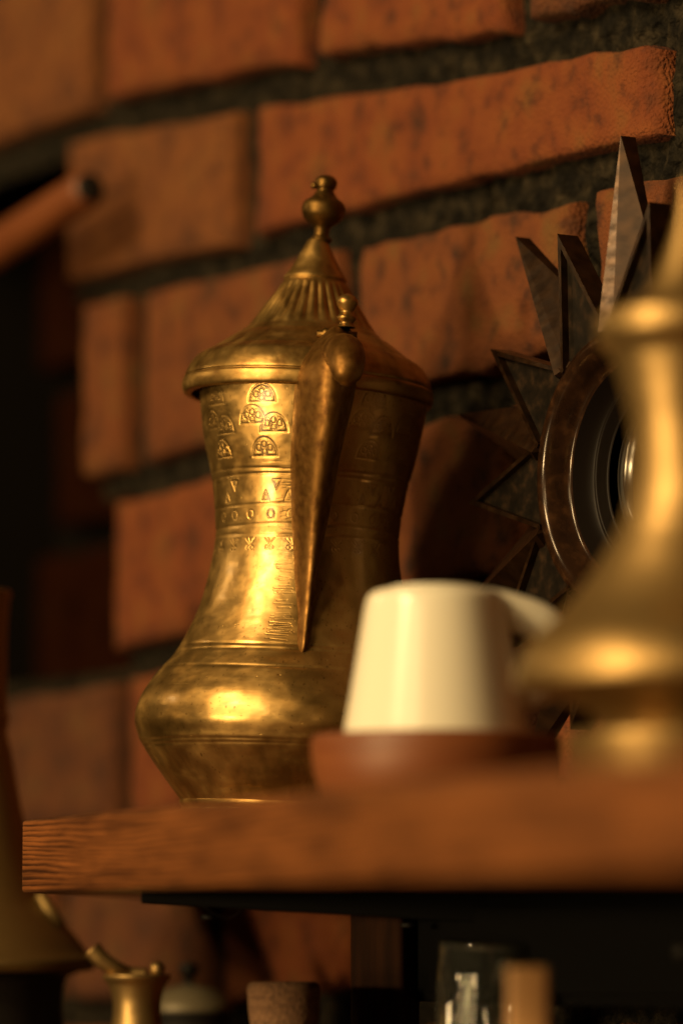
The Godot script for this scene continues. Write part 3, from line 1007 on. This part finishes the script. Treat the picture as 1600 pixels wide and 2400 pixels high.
# ------------------------------------------------------------------ at the left, against the wall
func left_things() -> void:
	# the wooden stick in front of it
	var a := wall_point(-0.4978, 0.2695, 0.026)
	var b := wall_point(-0.338, 0.2895, 0.026)
	var s := thing("wooden_stick", "round orange brown wooden stick slanting in from the left edge", "stick", a)
	var dir := (b - a)
	part(s, "shaft", tube([Vector3.ZERO, dir * 0.5, dir * 0.97, dir * 0.99, dir], [0.0086, 0.0082, 0.0078, 0.0072, 0.006], 24), M["wood_dish"])
	part(s, "dark_end", tube([dir * 0.985, dir * 1.004, dir * 1.008], [0.0062, 0.0058, 0.004], 24), M["iron"])
	# brass bell-footed vase on a black stand, mostly outside the left edge
	var v := thing("brass_vase", "blurred brass vase with flared foot cut by the left edge, below the shelf end", "vase", Vector3(-0.1325, LOWER_TOP, -1.35))
	var P := func(y: float, r: float) -> Array: return [(2190.0 - y) * 1.35 / 9000.0 + EYE - LOWER_TOP, r * 1.35 / 9000.0]
	var prof := []
	for q in [[2275, 300], [2262, 312], [2248, 310], [2230, 292], [2190, 262], [2150, 228], [2110, 195], [2030, 166], [1950, 148], [1850, 126], [1760, 110], [1720, 101], [1700, 104], [1680, 106], [1660, 101], [1500, 98], [1420, 102], [1395, 108], [1385, 100], [1390, 60]]:
		prof.append(P.call(q[0], q[1]))
	part(v, "body", lathe(curve(prof, 5), 96, 0.0003), M["brass_olive"])
	part(v, "handle", tube([Vector3(0.0278, 0.0990, 0.012), Vector3(0.0315, 0.0930, 0.012), Vector3(0.0355, 0.0875, 0.012)], [0.0020, 0.0026, 0.0022], 12), M["brass_olive"])  # small tube added in place of a highlight on the vase flank
	part(v, "stand", lathe(curve([[0.0, 0.0], [0.0, 0.046], [0.01, 0.044], [0.05, 0.036], [0.068, 0.036], [0.0715, 0.040], [0.0725, 0.040], [0.0725, 0.0]], 4), 64), M["iron"])
	# a small brass ewer lower down
	var e := thing("brass_ewer", "small blurred brass ewer with curved arm beneath the shelf's left end", "ewer", Vector3(-0.0686, LOWER_TOP, -1.30))
	part(e, "body", lathe(curve([[0.0, 0.0], [0.0, 0.016], [0.004, 0.020], [0.016, 0.0235], [0.030, 0.021], [0.042, 0.0115], [0.0555, 0.0085], [0.0600, 0.0080], [0.064, 0.0083], [0.0682, 0.0096], [0.0702, 0.0112], [0.0718, 0.0104], [0.0718, 0.0]], 5), 64, 0.0003), M["brass_pale"])
	var arm := smooth_path([Vector3(-0.0150, 0.0800, 0.004), Vector3(-0.0115, 0.0765, 0.004), Vector3(-0.0070, 0.0735, 0.003), Vector3(-0.003, 0.0715, 0.0), Vector3(0.003, 0.0705, 0.0)], 6)
	var r := []
	for k in arm.size():
		r.append(0.0034 - 0.0006 * sin(PI * k / arm.size()))
	part(e, "arm", tube(arm, r, 14), M["brass_pale"])
	part(e, "bead", ball(0.0026), M["brass_pale"], Vector3(0.0070, 0.0735, 0.004))
	var g := thing("grey_bowl", "dull grey covered bowl beside the small brass ewer", "bowl", Vector3(-0.0545, LOWER_TOP, -1.38))
	part(g, "base", lathe(curve([[0.0, 0.0], [0.0, 0.012], [0.01, 0.014], [0.04, 0.0135], [0.054, 0.0150], [0.058, 0.0155], [0.058, 0.0]], 4), 64), M["iron"])
	part(g, "cover", lathe(curve([[0.0575, 0.0158], [0.0590, 0.0160], [0.0615, 0.0145], [0.0650, 0.0100], [0.0668, 0.0040], [0.0672, 0.0]], 5), 64), M["grey_lid"])
	part(g, "knob", lathe(curve([[0.066, 0.0022], [0.069, 0.0018], [0.072, 0.0036], [0.0745, 0.0030], [0.0755, 0.0]], 4), 24), M["iron"])


# ------------------------------------------------------------------ below the shelf
func lower_things() -> void:
	# a bottle with a fat cork
	var at := Vector3(-0.0171, LOWER_TOP, -1.16)
	var b := thing("corked_bottle", "speckled brown cork stopper of a bottle standing below the shelf", "bottle", at)
	part(b, "bottle_neck", lathe(curve([[0.0, 0.0], [0.0, 0.017], [0.03, 0.018], [0.04, 0.014], [0.047, 0.0085], [0.052, 0.0085], [0.054, 0.0095], [0.0565, 0.0095], [0.0568, 0.0]], 4), 48), M["glass_brown"])
	part(b, "cork", lathe(curve([[0.050, 0.0088], [0.060, 0.0104], [0.0680, 0.0110], [0.0696, 0.0108], [0.0706, 0.0100], [0.0708, 0.0090], [0.0710, 0.0]], 5), 64, 0.0006), M["cork"])
	# a clear glass mug
	var g := thing("glass_mug", "clear glass mug with vertical ridges under the shelf beside the wooden peg", "mug", Vector3(0.0390, LOWER_TOP, -1.135))
	var rows := []
	var prof := curve([[0.0, 0.0], [0.0, 0.0125], [0.002, 0.0140], [0.04, 0.0143], [0.0795, 0.0150], [0.0806, 0.0146], [0.0800, 0.0136], [0.06, 0.0128], [0.008, 0.0122], [0.0065, 0.0110], [0.0062, 0.0]], 6)
	for q in prof:
		var row := PackedVector3Array()
		for j in 129:
			var a := TAU * j / 128
			var r: float = q[1]
			if q[0] > 0.004 and q[0] < 0.074 and r > 0.0137:
				r += 0.0004 * cos(a * 26.0)
			row.append(Vector3(-sin(a) * r, q[0], -cos(a) * r))
		rows.append(row)
	part(g, "bowl", sheet(rows), M["glass"])
	g.rotation = Vector3(0.03, 0, -0.055)
	var p := smooth_path([Vector3(0, 0.073, 0.0138), Vector3(0, 0.0765, 0.021), Vector3(0, 0.071, 0.0275), Vector3(0, 0.058, 0.0285), Vector3(0, 0.040, 0.024), Vector3(0, 0.033, 0.0138)], 6)
	var rr := []
	for q in p:
		rr.append(0.0028)
	var h := part(g, "handle", tube(p, rr, 16), M["glass"])
	h.rotation.y = deg_to_rad(12)
	# a light wooden peg in front of it
	var w := thing("wooden_peg", "pale brown squared wooden peg in front of the glass mug", "peg", Vector3(0.0475, LOWER_TOP, -0.99))
	part(w, "stem", box(Vector3(0.0104, 0.0768, 0.0104), 0.0009), M["wood_light"])
	# a dark box hung under the plank
	var k := thing("black_box", "dark metal box mounted under the shelf behind the glass mug", "box", Vector3(0.0, 0.0, 0.0))
	var bottom := EYE - 0.0205
	var plan := PackedVector2Array([Vector2(0.0275, -1.215), Vector2(0.0205, -1.19), Vector2(0.115, -1.02), Vector2(0.152, -1.04)])
	part(k, "casing", slab(plan, bottom, SHELF_UNDER - 0.0004, 0.0012), M["steel_black"])
	var c := part(k, "door", box(Vector3(0.16, 0.026, 0.003), 0.001), M["steel_black"], Vector3(0.0662, bottom + 0.003, -1.104))
	c.rotation.y = deg_to_rad(-61)
	part(c, "door_knob", ball(0.003), M["iron"], Vector3(0.06, 0.013, 0.003))
